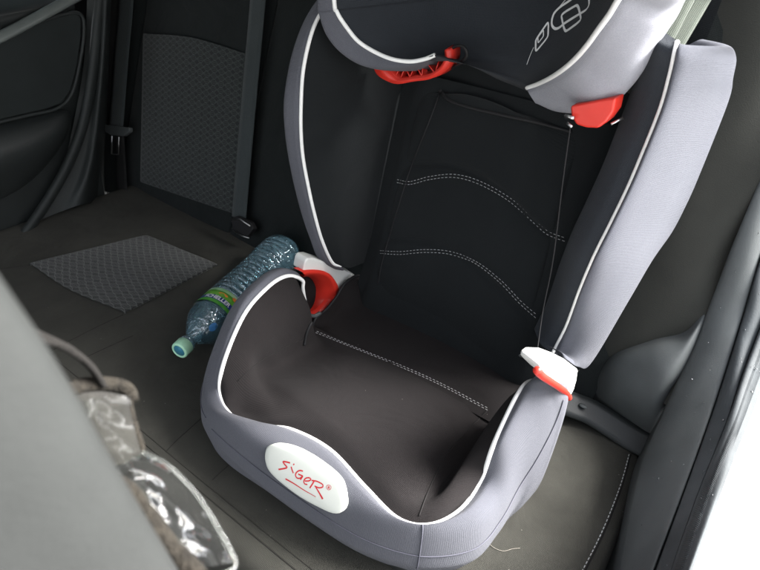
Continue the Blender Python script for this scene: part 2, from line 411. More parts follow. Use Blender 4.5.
# dark lines along the creases of the cushion
def on(tree, pts, n=40, lift=.0002):
    o = []
    for v in cr([(a, b, 0) for a, b in pts], n):
        l, nn = hit(tree, v.x, v.y)
        if l is not None: o.append(l + nn * lift)
    return o
M['crease'] = mat('crease_and_seam', (.010, .009, .009), .9)
for pts in ([(238, 381), (258, 363), (282, 349), (304, 339)], [(419, 516), (430, 487), (446, 456), (466, 432), (487, 411)]):
    tube('cushion_crease', on(tc, pts), .0009, 60, M['crease'], seat, 6)

tube('black_piping', on(tc, [(304, 345), (306, 334), (310, 324), (315, 317)], 12, .0012), .0026, 20, M['blackpipe'], seat)
# badge: oval plaque on the front
bc = [(265, 452), (268, 446), (276, 444.5), (290, 449), (310, 460), (330, 475), (340, 485), (345.5, 497), (346, 506), (341, 512.5), (333, 513.5), (320, 508), (300, 497), (280, 482), (269, 471), (265, 461)]
cpt = V((0, 0, 0)); tr = bvh(rim)
A, nA = hit(tr, 275, 460); Bq, nB = hit(tr, 335, 497); Cq, nC = hit(tr, 313, 466); Dq, _ = hit(tr, 298, 492)
bn = (Bq - A).cross(Dq - Cq).normalized()
if bn.y > 0: bn = -bn
bo = (A + Bq + Cq + Dq) / 4 + bn * .006
outline = [pl(v.x, v.y, bo, bn) for v in cr([(a, b, 0) for a, b in bc], 64, True)]
badge_c = sum(outline, V((0, 0, 0))) / len(outline)
def dome(name, outline, c, n, h, depth, m_, parent):
    bm = bmesh.new(); rings = []
    for f, z in ((1, -depth), (1, -.001), (.985, .0004), (.95, .0012), (.85, .0012 + h * .3), (.6, .0012 + h * .7), (.3, .0012 + h * .93), (.08, .0012 + h)):
        rings.append([bm.verts.new(c + (p - c) * f + n * z) for p in outline])
    for a, b in zip(rings, rings[1:]):
        for i in range(len(a)): bm.faces.new((a[i], a[(i + 1) % len(a)], b[(i + 1) % len(a)], b[i]))
    bm.faces.new(rings[-1])
    return bm_obj(name, bm, m_, parent)
badge = dome('logo_badge', outline, badge_c, bn, .002, .016, M['badge'], seat)
tb = bvh(badge)
def stroke(bm, tree, pts, w, n=14, lift=.0002):
    q = []
    cc = cr([(a, b, 0) for a, b in pts], n) if len(pts) > 2 else cr([(*pts[0], 0), (*pts[1], 0)], 4)
    for i, v in enumerate(cc):
        l, nn = hit(tree, v.x, v.y)
        if l is None: continue
        ww = w if not isinstance(w, tuple) else w[0] + (w[1] - w[0]) * i / (len(cc) - 1)
        q.append((l + nn * lift, nn, ww))
    if len(q) < 2: return
    prev = None
    for i, (l, nn, ww) in enumerate(q):
        t = (q[min(i + 1, len(q) - 1)][0] - q[max(i - 1, 0)][0]).normalized(); s = nn.cross(t) * ww / 2
        cur = (bm.verts.new(l + s), bm.verts.new(l - s))
        if prev: bm.faces.new((prev[0], prev[1], cur[1], cur[0]))
        prev = cur
zs = lambda x, y: (255 + x / 6.71, 435 + y / 6.71)
bm = bmesh.new()
for w, pts in ((.0021, [(236, 187), (212, 181), (188, 178), (200, 198), (216, 218), (190, 226), (158, 231)]),
               (.0020, [(243, 212), (250, 236), (258, 256)]), (.0024, [(258, 194), (264, 200)]),
               (.0019, [(322, 242), (300, 238), (280, 250), (272, 270), (282, 288), (302, 290), (318, 278)]), (.0019, [(290, 262), (322, 275)]), (.0019, [(322, 275), (305, 300)]),
               (.0018, [(335, 308), (362, 308), (376, 296), (360, 286), (338, 292), (328, 310), (334, 328), (352, 332)]),
               (.0020, [(398, 308), (385, 330), (368, 356)]), (.0018, [(380, 305), (415, 310), (452, 330), (455, 348), (430, 354), (400, 342)]), ((.0016, .0028), [(408, 350), (430, 385), (455, 430)]),
               ((.0022, .0008), [(205, 294), (260, 325), (330, 370), (408, 415)]),
               (.0007, [(495, 336), (508, 342), (511, 356), (500, 368), (486, 364), (480, 350), (485, 338), (495, 336)]), (.0008, [(490, 360), (494, 345), (501, 350), (494, 353), (501, 362)])):
    stroke(bm, tb, [zs(*p) for p in pts], w)
me = bpy.data.meshes.new('lettering'); bm.to_mesh(me); bm.free()
lt = finish('lettering', me, M['redink'], badge, False)

# --- booster backrest
def bkp(x, z, off=0):
    t = R(15); y = .775 + (z - .10) * math.tan(t); return V((x, y - off, z))
cols_x = lambda z: [-.592 - .02 * (z - .1), -.575 - .01 * (z - .1), -.556, -.50, -.40, -.30, -.255, -.225, -.205 + .05 * (z - .1)]
co_ = [0, .004, .010, .004, .000, .004, .010, .004, 0]
rows = [[bkp(x, z, o + (.012 if z < .14 else 0)) for x, o in zip(cols_x(z), co_)] for z in (.085, .12, .2, .28, .36, .44, .50)]
bpan = grid('back_panel', rows, 80, 60, M['black'], seat, flip=False)
# pillowed front insert with vertical seams (three sewn cushions stacked)
def xl(z): return -.562 + .02 * (z - .1)
def xr(z): return -.252 - .07 * (z - .1)
rows = []
zz = [.100, .115, .165, .215, .228, .245, .30, .345, .358, .372, .42, .465, .480]
pf = [.004, .012, .020, .015, .0095, .015, .021, .015, .0095, .015, .021, .015, .004]
for z, p in zip(zz, pf):
    a, b = xl(z), xr(z)
    if z > .47:
        rows.append([bkp(lerp(a, b, t), z, .002) for t in (0, .03, .14, .3, .5, .7, .86, .97, 1)]); continue
    rows.append([bkp(a, z + .0, -.001), bkp(a + .006, z, p * .7), bkp(a + .04, z + .01, p), bkp(a * .7 + b * .3, z + .022, p), bkp((a + b) / 2, z + .02, p - .002), bkp(a * .3 + b * .7, z + .006, p), bkp(b - .04, z - .016, p), bkp(b - .006, z - .028, p * .7), bkp(b, z - .03, -.001)])
ins = grid('back_insert', rows, 110, 60, M['black'], seat)
tb2 = bvh(ins, bpan)
for pts in ([(397, 181), (410, 183), (430, 178), (455, 176), (480, 183), (510, 200), (535, 222), (548, 233), (566, 240)],
            [(380, 252), (400, 253), (425, 251), (450, 253), (475, 262), (500, 281), (520, 302), (537, 317)]):
    for o_ in (-.0025, .0025):
        stitches('stitching', tb2, pts, 100, M['threadgrey'] if 0 else M['thread'], seat, off=o_)
tube('panel_seam', on(tb2, [(441, 90), (430, 120), (412, 165), (396, 215), (383, 260), (378, 285)], 60, .0006), .0012, 80, M['blackpipe'], seat, 6)
# upper fold with cord across the back
tube('panel_cord', on(tb2, [(440, 90), (448, 100), (470, 108), (500, 115), (540, 124), (572, 132)], 60, .001), .0026, 80, M['blackpipe'], seat, 8)

# side bolsters
def bolster(pp, outer, base_x, sgn, name_lab):
    b = empty('side_bolster', pp[0]); b.parent = seat; b.matrix_parent_inverse = seat.matrix_world.inverted()
    return b
bp_ = [X(a, b, c * k_) for (a, b, c), k_ in zip([(553, 353, -.197), (557, 345, -.195), (567, 325, -.187), (580, 290, -.178), (594, 257, -.171), (610, 225, -.165), (627, 190, -.160), (640, 160, -.157), (660, 110, -.153), (670, 75, -.152), (675, 52, -.152), (677, 42, -.156)], [1.02, 1.03, 1.05] + [1.07] * 9)]
ro = [X(567, 360, -.172), X(579, 367, -.158), X(592, 362, -.150), X(628, 302, -.142), X(652, 261, -.138), X(672, 232, -.134), X(686, 205, -.131), X(698, 178, -.129), X(727, 105, -.125), X(733, 78, -.124), X(736, 58, -.125), X(728, 46, -.130)]
def mir(v): return V((-.79 - v.x, v.y, v.z))
lp_ = [X(341, 266, -.600), X(332, 262, -.608), X(322, 240, -.615), X(314, 212, -.620), X(308, 185, -.625), X(303, 157, -.630), X(301, 132, -.633), X(301, 105, -.635), X(303, 72, -.635), X(309, 42, -.635), X(316, 22, -.635), X(326, 5, -.63)]
lo = [X(333, 268, -.620), X(318, 258, -.632), X(310, 238, -.640), X(303, 218, -.650), X(295, 188, -.656), X(289, 158, -.660), X(285, 130, -.664), X(284, 102, -.666), X(289, 68, -.667), X(296, 42, -.666), X(305, 20, -.663), X(316, 2, -.655)]
def outer_shell(pp, oo, s, rear_off):
    g = []
    for i, (p, q) in enumerate(zip(pp, oo)):
        if s > 0:   # right: q is the rear edge silhouette
            c1 = p + V((.006, -.006, 0)); c2 = V((lerp(p.x, q.x, .42), p.y + (q.y - p.y) * .12 - .003, lerp(p.z, q.z, .16)))
            c3 = V((lerp(p.x, q.x, .80) + .001, lerp(p.y, q.y, .5), lerp(p.z, q.z, .5)))
            g.append([p, c1, c2, c3, q, q + V((-.010, .010, 0)), q + V((-.03, .012, 0))])
        else:       # left: q is the crest silhouette in front
            c1 = p.lerp(q, .35) + V((0, -.005, 0)); rear = q + V((-.004, rear_off * (.35 + .65 * min(1, i / 5)), 0))
            g.append([p, c1, q, q.lerp(rear, .3) + V((-.006, 0, 0)), rear, rear + V((.01, .01, 0)), rear + V((.03, .012, 0))])
    return g
gr = outer_shell(bp_, ro, 1, 0); gl = outer_shell(lp_, lo, -1, .17)
# close the ends
gr = [[gr[0][0].lerp(p, .75) + V((-.01, .006, -.004)) for p in gr[0]]] + gr + [[p.lerp(gr[-1][0], .35) + V((-.012, 0.02, -.012)) for p in gr[-1]]]
gl = [[gl[0][0].lerp(p, .75) + V((.01, .006, -.004)) for p in gl[0]]] + gl + [[p.lerp(gl[-1][0], .35) + V((.012, .0, .016)) for p in gl[-1]]]
gr[0][0] = bp_[0]; gl[0][0] = lp_[0]; gr[-1][0] = bp_[-1]; gl[-1][0] = lp_[-1]
def inner(pp, bx, s):
    g = []
    for p in pp:
        z = max(.09, p.z - .0); base = bkp(bx(z), z - .02, -.004)
        if s > 0:
            g.append([p, p + V((-.022, .004, .002)), p + V((-.046, .030, .004)), p.lerp(base, .55) + V((-.030, 0, 0)), base + V((-.03, .01, 0))]); continue
        g.append([p, p.lerp(base, .25) + V((-s * .008, -.004, 0)), p.lerp(base, .6) + V((-s * .004, 0, 0)), base, base + V((-s * .02, .01, 0))])
    return g
for s, pp, g, lab in ((1, bp_, gr, 'side wing nearest the door opening'), (-1, lp_, gl, 'side wing nearest the far door')):
    sh = grid('side_bolster', g, 120, 40, M['grey_dimmed'] if s > 0 else M['grey'], seat, flip=(s < 0)); tag(sh, 'pale grey ' + lab)
    bx = (lambda z: -.212 + .05 * (z - .1)) if s > 0 else (lambda z: -.590 - .03 * (z - .1))
    gi = inner(pp, bx, s)
    gi = gi + [[p + V((-s * .012, .02, .006)) for p in gi[-1]]]
    gi[-1][0] = gi[-2][0] + V((-s * .002, .004, .001))
    inn_o = grid('bolster_lining', gi, 80, 30, M['headcloth'] if s > 0 else M['black'], sh, flip=(s > 0))  # right lining is black too; paler cloth stands for the bluish light on it
    tube('piping', pp, .0028, 140, M['piping'], sh)
    if s > 0: rsh, rin = sh, inn_o
    else: lsh, lin = sh, inn_o
# small hooked end of the right piping
# rear shell of the backrest
rows = []
for z in (.05, .15, .3, .45, .55, .6):
    hw = .18 + .03 * min(1, z / .4)
    rows.append([bkp(-.395 - hw, z, -.055 + .0), bkp(-.395 - hw * .6, z, -.085), bkp(-.395, z, -.095), bkp(-.395 + hw * .6, z, -.085), bkp(-.395 + hw, z, -.055)])
grid('back_shell', rows, 30, 24, M['trim2'], seat, thick=.004)
# upper part of the back behind the headrest
rows = [[bkp(x, z, -.006 - .01 * abs(x + .4)) for x in (-.61, -.54, -.47, -.4, -.33, -.26, -.17)] for z in (.47, .55, .62, .68)]
grid('upper_back_panel', rows, 20, 30, M['black'], seat)

# --- headrest
hL = [V((-.612, .70, .80)), V((-.608, .69, .72)), X(334, 0, -.600), X(337, 12, -.595), X(345, 25, -.585), X(358, 41, -.568), X(375, 52, -.548), X(392, 59, -.525), X(410, 61.5, -.502), X(425, 59, -.482), X(435, 55, -.468)]
hR = [V((-.178, .67, .82)), X(640, -35, -.188), X(618, 0, -.203), X(609, 15, -.212), X(598, 30, -.224), X(588, 44, -.238), X(577, 57, -.254), X(565, 68, -.272), X(552, 77, -.296), X(538, 84, -.325), X(527, 88, -.345)]
deep = [.20, .19, .185, .175, .16, .14, .115, .09, .065, .035, .02]
rows = []
for a, b, d in zip(hL, hR, deep):
    r_ = []
    for f in (0, .12, .27, .42, .58, .73, .88, 1):
        p = lerp(a, b, f); bulge = (1 - abs(2 * f - 1) ** 2.6)
        yy = max(p.y, p.y + d * bulge)
        sx = 0
        r_.append(V((p.x, yy, p.z - (.004 * bulge if d < .1 else 0))))
    rows.append(r_)
rows.append([V((p.x, max(p.y, .80) + .02, p.z - .012)) for p in rows[-1]])
head = grid('headrest', rows, 90, 70, M['headcloth'], seat)
th = bvh(head)
# grey undersides of the two wings
gL = [V((-.632, .715, .80)), V((-.632, .705, .72)), X(318, 0, -.625), X(320, 16, -.618), X(327, 36, -.607), X(340, 52, -.590), X(358, 64, -.568), X(378, 69.5, -.545), X(400, 70, -.520), X(420, 67, -.500), X(436, 60, -.482)]
gR = [V((-.150, .80, .82)), X(705, -35, -.150), X(685, 0, -.158), X(676, 18, -.163), X(660, 42, -.172), X(645, 68, -.185), X(630, 88, -.20), X(610, 106, -.225), X(585, 113, -.258), X(555, 111, -.295), X(533, 99, -.335)]
def wing(pp, qq, s):
    g = []
    for i, (p, q) in enumerate(zip(pp, qq)):
        low = i / 10
        if s < 0:
            c = p.lerp(q, .5) + V((0, -.006, 0)); rear = V((q.x * (1 - .1 * low) + -.40 * .1 * low, q.y + .12 - .05 * low, q.z - .01))
            g.append([p, c, q, q.lerp(rear, .4) + V((-.004, 0, -.004 * low)), rear, rear + V((.03, .02, .02))])
        else:
            c = p.lerp(q, .15) + V((.006, -.008, -.002)); c2 = p.lerp(q, .55) + V((.012, -.006, -.008))
            g.append([p, c, c2, q, q + V((-.008, .012, .004)), q + V((-.03, .03, .02))])
    return g
for i_ in range(2, 11):
    px_ = [(0, 0), (0, 0), (685, 0), (676, 18), (660, 42), (645, 68), (630, 88), (610, 106), (585, 113), (555, 111), (533, 99)][i_]
    gR[i_] = Y(*px_, hR[i_].y + [0, 0, .11, .10, .09, .075, .06, .04, .02, .008, .0][i_])
wl = grid('headrest_wing', wing(hL, gL, -1), 110, 30, M['grey'], seat, flip=True)
wr = grid('headrest_wing', wing(hR, gR, 1), 110, 36, M['grey_lit'], seat)
for w, pp in ((wl, hL), (wr, hR)): tube('piping', pp, .0030, 140, M['piping'], w)
# printed emblem on the right wing
ze = lambda x, y: (510 + x / 6.333, y / 6.333)
bm = bmesh.new()
def loop(pts, w): stroke(bm, th, [ze(*p) for p in pts], w, 60, .0006)
def rr_loop(c, w, r=.28):
    c = [V((a, b, 0)) for a, b in c]; pts = []
    for i in range(4):
        p, a, b = c[i], c[i - 1], c[(i + 1) % 4]
        pts += [p.lerp(a, r), p.lerp(p.lerp(a, r), .25) .lerp(p.lerp(b, r), .12), p.lerp(b, r), p.lerp(c[(i + 1) % 4], .5)]
    pts.append(pts[0]); pts = [(p.x, p.y) for p in pts]
    loop(pts, w)
rr_loop([(325, 92), (432, 28), (455, 128), (350, 205)], .0034)
loop([(275, 100), (268, 125), (268, 160), (288, 182), (315, 175), (345, 150), (395, 118), (445, 88), (485, 62), (503, 30), (503, 0), (500, -30), (480, -55), (440, -40), (380, 5), (320, 45), (285, 80), (275, 100)], .0034)
rr_loop([(165, 252), (246, 135), (243, 235), (164, 330)], .0028)
rr_loop([(178, 238), (214, 190), (214, 230), (180, 274)], .0018)
loop([(360, -8), (300, 62), (270, 100)], .0012); loop([(152, 300), (130, 350), (108, 410)], .0009)
me = bpy.data.meshes.new('printed_emblem'); bm.to_mesh(me); bm.free(); finish('printed_emblem', me, M['print'], head, False)

# red belt guides under the headrest
def guide_left():
    y = .775
    outer = [(373, 66), (378, 75), (388, 81), (398, 83.5), (413, 81), (428, 79), (438, 74.5), (445, 67), (448.5, 58), (448, 49)]
    inner_ = [(386, 66), (392, 73), (400, 79.5), (414, 77.5), (427, 76), (436, 71), (442, 65), (445, 57), (445, 50)]
    o = cr([Y(a, b, y) for a, b in outer], 30); i_ = cr([Y(a, b, y) for a, b in inner_], 30)
    bm = bmesh.new()
    def strip(a, b):
        va_ = [bm.verts.new(p) for p in a]; vb_ = [bm.verts.new(p) for p in b]
        for k in range(len(a) - 1): bm.faces.new((va_[k], va_[k + 1], vb_[k + 1], vb_[k]))
    dv = V((0, .030, 0)); off = V((0, .0, 0))
    strip(o, i_); strip(o, [p + dv for p in o]); strip(i_, [p + dv * .7 + V((0, 0, .004)) for p in i_])
    back = [p + dv * .7 + V((0, 0, .004)) for p in i_]; top = [p + V((0, 0, .045)) for p in back]
    body = bm_obj('belt_guide', bm, M['red'], seat)
    m = body.modifiers.new('s', 'SOLIDIFY'); m.thickness = .0016; m.offset = 0
    bm = bmesh.new()
    for (a, b) in (((396, 76), (401, 64)), ((401, 78), (406, 64)), ((410, 77), (404, 64)), ((410, 77.5), (416, 62)), ((422, 76), (414, 62)), ((422, 76), (423, 62)), ((434, 72), (426, 61)), ((436, 70), (440, 58))):
        p, q = Y(*a, y + .003), Y(*b, y + .012); tube_bm(bm, [p, q], .0011, 4, True)
        dvv = V((0, .014, 0)); v = [bm.verts.new(x) for x in (p, q, q + dvv, p + dvv)]; bm.faces.new(v)
    bm_obj('rib', bm, M['red'], body)
guide_left()
plate('belt_guide', [Y(a, b, .735) for a, b in [(570, 106), (571, 117), (576, 125), (586, 128), (598, 128.5), (606, 122), (613, 112), (616, 98), (600, 100)]], (0, .03, 0), M['red'], seat, .003)
for p_, q_, r_ in ((Y(565, 116, .73), Y(574, 118, .728), .0022), (Y(567, 123, .73), Y(572, 127, .728), .0018), (Y(611, 124, .75), Y(623, 118, .76), .0016)):
    bm = bmesh.new(); tube_bm(bm, [p_, q_], r_, 8); bm_obj('guide_pin', bm, M['metal'], seat)
tube('cable_loop', [Y(448, 52, .79), Y(456, 46, .785), Y(464, 47, .783), Y(467, 55, .785), Y(462, 62, .79), Y(452, 68, .80)], .0022, 30, M['blackpipe'], seat)
# elastic cord
tube('elastic_cord', [Y(571, 122, .745), Y(563, 180, .74), Y(553, 260, .735), Y(543, 310, .725), Y(536, 358, .70)], .0010, 30, M['blackpipe'], seat)

# lower left belt guide: white cover, red arch
xg = -.622
wpts = [(303, 272), (305, 262), (307.5, 258.5), (313, 258), (321, 260.5), (338, 267), (353, 273.5), (362, 281), (356, 290), (344, 290), (336, 280)]
plate('belt_guide_cover', [X(a, b, xg + .004) for a, b in wpts[:8]] + [X(350, 290, xg + .004), X(338, 290, xg + .004), X(330, 278, xg + .004), X(318, 273, xg + .004)], (-.028, .004, 0), M['whitep'], seat, .003)
outer = [(302, 272), (310, 271), (319, 271), (328, 273), (334, 279), (338.5, 288), (337, 297), (330, 307), (321, 315), (312, 318)]
inn2 = [(303, 277), (308, 277), (313, 279), (317.5, 283), (320.5, 290), (320.5, 298), (319, 305), (316, 311), (311, 315), (307, 315)]
oo = cr([X(a, b, -.612) for a, b in outer], 36); ii = cr([X(a, b, -.640) for a, b in inn2], 36)
mid = [a.lerp(b, .35) + V((.006, 0, 0)) for a, b in zip(oo, ii)]
bm = bmesh.new(); rws = [[bm.verts.new(p) for p in r_] for r_ in ([p + V((-.02, 0, .0)) for p in oo], oo, mid, ii, [p + V((-.02, 0, 0)) for p in ii])]
for a, b in zip(rws, rws[1:]):
    for k in range(36): bm.faces.new((a[k], a[k + 1], b[k + 1], b[k]))
bm_obj('belt_guide', bm, M['red'], seat)
plate('belt_slot', [X(a, b, -.652) for a, b in [(294, 272), (325, 274), (330, 300), (318, 325), (300, 322)]], (-.01, 0, 0), M['dark'], seat, 0, smooth=False)
tube('slot_edge', [X(a, b, -.598) for a, b in [(301, 300), (303, 308), (308, 314), (314, 316), (320, 313)]], .0035, 24, M['trim'], seat)
# lower right guide
plate('belt_guide_cover', [X(a, b, -.150) for a, b in [(540, 371), (541, 366), (546, 362), (557, 361.5), (568, 365), (578.5, 370), (577, 380), (574.5, 389), (569, 399), (558, 386), (547, 378)]], (-.03, .01, 0), M['whitep'], seat, .004)
tube('belt_guide', [X(a, b, -.143) for a, b in [(537, 370), (541, 375), (549, 380.5), (558, 386.5), (566, 393), (569, 398)]], [(.0045, .004)] * 31, 30, M['red'], seat, 8)
tube('buckle_strap', [Y(521, 356, .67), Y(530, 357, .665), Y(540, 359, .66), Y(550, 362, .655), Y(556, 364, .66)], [(.0018, .005)] * 21, 20, M['webbing'], seat, 8, flat=(0, .6, 1))
plate('strap_clip', [Y(a, b, .652) for a, b in [(546, 358), (558, 361), (560, 365), (548, 362)]], (0, .004, 0), M['metal'], seat, .0008)
# base shell under the seat
plate('base_shell', [V((x, y, .002)) for x, y in [(-.60, .44), (-.57, .42), (-.23, .42), (-.19, .45), (-.17, .52), (-.165, .78), (-.60, .80), (-.615, .74), (-.612, .50)]], (0, 0, .085), M['trim2'], seat, .006)

# ================================================================== REAR BENCH
bench = empty('rear_bench_seat', (-.78, .6, 0), 'dark grey cloth rear bench of the car with patterned insert panels', 'car seat')
def bz(x, y):   # gently dished seat surface
    return -.004 + .010 * math.cos((x + .25) * 7.5) * 0 + .0
rows = []
xs = [-1.50, -1.47, -1.36, -1.1, -.85, -.6, -.4, -.25, -.15]
def edge_r(y):  # near side edge, curved outline
    return {.31: -.03, .36: -.022, .45: -.012, .56: -.020, .66: -.022, .76: -.030, .85: -.045, .93: -.07}[y]
for y in (.31, .36, .45, .56, .66, .76, .85, .93):
    z = {.31: -.03, .36: -.006}.get(y, 0); er = edge_r(y)
    rows.append([V((x, y, z - (.03 if x == -1.50 else 0))) for x in xs] + [V((er - .035, y, z - .001)), V((er - .010, y, z - .006)), V((er, y, z - .018)), V((er + .004, y, z - .05)), V((er + .002, y, z - .12))])
rows = [[V((p.x, .30, -.30 - (.0 if p.z > -.1 else .05))) for p in rows[0]], [V((p.x, .296, -.12 + min(0, p.z + .03) * .4)) for p in rows[0]]] + rows
sb = grid('seat_base', rows, 110, 130, M['bench'], bench)
tsb = bvh(sb)
# seam across the front roll, and side seam with pale stitching
def drape(pts, n, lift):
    o = []
    for v in cr([(x, y, 1) for x, y in pts], n):
        l, nn, _, _ = tsb.ray_cast(v, V((0, 0, -1)))
        if l: o.append((l + V((0, 0, lift)), nn if nn.z > 0 else -nn))
    return o
M['benchseam'] = mat('bench_seam_thread', (.022, .021, .018), .9)
def seamline(pts, r=.0010, n=60):
    tube('seam', [p for p, _ in drape(pts, n, .0001)], r, n, M['benchseam'], bench, 6)
seamline([(-1.48, .352), (-1.2, .350), (-.8, .347), (-.5, .343), (-.2, .345), (-.04, .36)])
for sp2 in ([(-20, 271), (0, 269), (33, 265)], [(123, 315), (95, 328), (70, 340), (45, 352)], [(133, 336), (110, 346), (85, 357)], [(165, 449), (205, 415)], [(212, 478), (250, 447)]):
    seamline([tuple(Z(*q, 0))[:2] for q in sp2], .0008)
seamline([(-1.2, .362), (-.8, .359), (-.5, .355), (-.2, .357)], .0007)
sd = drape([(-.048, .375), (-.034, .45), (-.040, .56), (-.042, .66), (-.050, .76), (-.062, .84)], 80, 0)
stitch_run('stitching', sd, M['thread'], bench, .005, .0028, .0007, 0)
tube('seam', [p + V((.003, 0, 0)) for p, _ in sd], .0012, 80, M['crease'], bench, 6)
# patterned insert of the seat base
a, b, c, d = Z(32, 265, .001), Z(125, 313, .001), Z(216, 266, .001), Z(146, 237, .001)
e = .012
rows = []
for t in (0, .03, .5, .97, 1):
    p, q = a.lerp(d, t), b.lerp(c, t)
    zz_ = .0005 if t in (0, 1) else .006
    rows.append([p + V((0, 0, -.001)), p.lerp(q, .03) + V((0, 0, zz_)), p.lerp(q, .5) + V((0, -.012 * (1 - t), zz_)), p.lerp(q, .97) + V((0, 0, zz_)), q + V((0, 0, -.001))])
grid('seat_insert', rows, 40, 40, M['mesh'], bench)
# backrest
def bbx(x, z, off=0): 
    return V((x, .885 + z * math.tan(R(20)) - off, z))
def backpart(x0, x1, name):
    rows = []
    for z in (-.05, 0.0, .1, .25, .45, .62, .72, .76):
        o = .0 if z > .05 else -.0
        top = 0 if z < .7 else -.03
        rows.append([bbx(x0, z, -.03 + top), bbx(x0 + .008, z, -.004 + top), bbx(x0 + .03, z, .012 + top), bbx((x0 + x1) / 2, z, .016 + top), bbx(x1 - .03, z, .012 + top), bbx(x1 - .008, z, -.004 + top), bbx(x1, z, -.03 + top)])
    return grid(name, rows, 50, 50, M['benchback'], bench, flip=False)
backpart(-1.66, -1.545, 'side_bolster'); backpart(-1.54, -1.075, 'seat_back'); backpart(-1.07, -.16, 'seat_back')
# insert on the far seat back
a, b, c, d = BB(146, 35, .018), BB(248, 55, .018), BB(236, 212, .018), BB(143, 181, .018)
rows = []
for t in (0, .02, .33, .66, .98, 1):
    p, q = a.lerp(d, t), b.lerp(c, t); oy = -.0 if t in (0, 1) else -.005
    m_ = p.lerp(q, .5) + V((0, oy, (.012 if t < .1 else 0)))
    rows.append([p + V((0, .003, 0)), p.lerp(q, .02) + V((0, oy, .001)), m_, p.lerp(q, .98) + V((0, oy, 0)), q + V((0, .003, 0))])
grid('back_insert', rows, 50, 40, M['meshback'], bench)
# ================================================================== BELTS
def strap(name, pts, width, nrm, m_, parent, n=40, th=.0012):
    P = cr(pts, n); rows = []
    for i, p in enumerate(P):
        t = (P[min(i + 1, n)] - P[max(i - 1, 0)]).normalized(); s = V(nrm).cross(t).normalized() * width / 2
        rows.append([p - s, p - s * .5 + V(nrm).normalized() * .0006, p + V(nrm).normalized() * .0002, p + s * .5 + V(nrm).normalized() * .0006, p + s])
    o = finish(name, grid_mesh(name, rows), m_, parent); mo = o.modifiers.new('s', 'SOLIDIFY'); mo.thickness = th; return o
nb = (0, -.94, .34)
fb = empty('seat_belt', BB(117, 130, .05), 'dark seat belt hanging beside the far door with its tongue and buckle', 'seat belt', 'seat belts of the rear bench')
strap('webbing', [BB(128, -60, .05), BB(126, 0, .05), BB(121, 60, .05), BB(116, 128, .05)], .062, nb, M['webbing'], fb)
strap('webbing', [BB(119, 134, .05), BB(121, 165, .045), BB(123, 200, .04)], .044, nb, M['dark'], fb)
plate('buckle_cover', [BB(a, b, .058) for a, b in [(102.5, 126), (104, 124.5), (129, 127.5), (129, 131.5), (123, 136), (110, 135), (104, 131)]], V(nb) * -.012, M['trim'], fb, .002)
bm = bmesh.new(); tube_bm(bm, [BB(a, b, .056) for a, b in [(112, 136), (111.5, 154), (118.5, 154.5), (119, 137)]], .0018, 6, False); bm_obj('tongue', bm, M['metal'], fb)
plate('anchor', [BB(a, b, .045) for a, b in [(119, 199), (129, 200), (131, 205), (118, 204)]], V(nb) * -.006, M['metal'], fb, .001)
cb = empty('seat_belt', BB(245, 225, .05), 'dark grey belt strap running down the bench back beside the booster', 'seat belt', 'seat belts of the rear bench')
strap('webbing', [BB(262, -60, .05), BB(258, 0, .05), BB(250, 90, .045), BB(243, 170, .04), BB(239, 218, .04)], .046, nb, M['webbing'], cb)
plate('buckle', [BB(a, b, .055) for a, b in [(230, 219), (236, 216), (250, 222), (253, 229), (247, 237), (234, 232)]], V(nb) * -.016, M['blackpipe'], cb, .003)
bm = bmesh.new(); tube_bm(bm, [BB(232, 220, .06), BB(240, 219, .06), BB(250, 226, .06)], .0016, 6); tube_bm(bm, [BB(233, 230, .06), BB(242, 236, .06), BB(249, 238, .06)], .0013, 6); bm_obj('buckle_rim', bm, M['metal'], cb)
nb2 = empty('seat_belt', BB(690, 20, .06), 'pale greenish belt webbing behind the headrest at the top right', 'seat belt', 'seat belts of the rear bench')
for (a0, a1), w in (((X(714, -60, -.20), X(633, 95, -.21)), .026), ((X(734, -55, -.185), X(655, 80, -.200)), .020)):
    strap('webbing', [a0, a0.lerp(a1, .5), a1], w, (.35, -.85, .35), M['webbing_pale'], nb2)
ls = empty('anchor_strap', (-.1, .8, .02), 'dark plastic anchor strap curving from the booster arm to the wheel arch', 'strap')
sp_ = [Z(556, 398, .035), Z(572, 405, .030), Z(590, 412, .024), Z(610, 424, .016), Z(630, 437, .010), Z(648, 446, .008)]
strap('strap_band', sp_, .045, (0, -.5, .85), M['trim2'], ls, 40, .003)
P_, n_ = Z(583, 406, .034), V((0, -.5, .85)).normalized()
bm = bmesh.new(); bmesh.ops.create_uvsphere(bm, u_segments=16, v_segments=8, radius=.005); 
for v in bm.verts: v.co = V((v.co.x * 1.5, v.co.y, v.co.z * .5)) + P_
bm_obj('button', bm, M['trim'], ls)

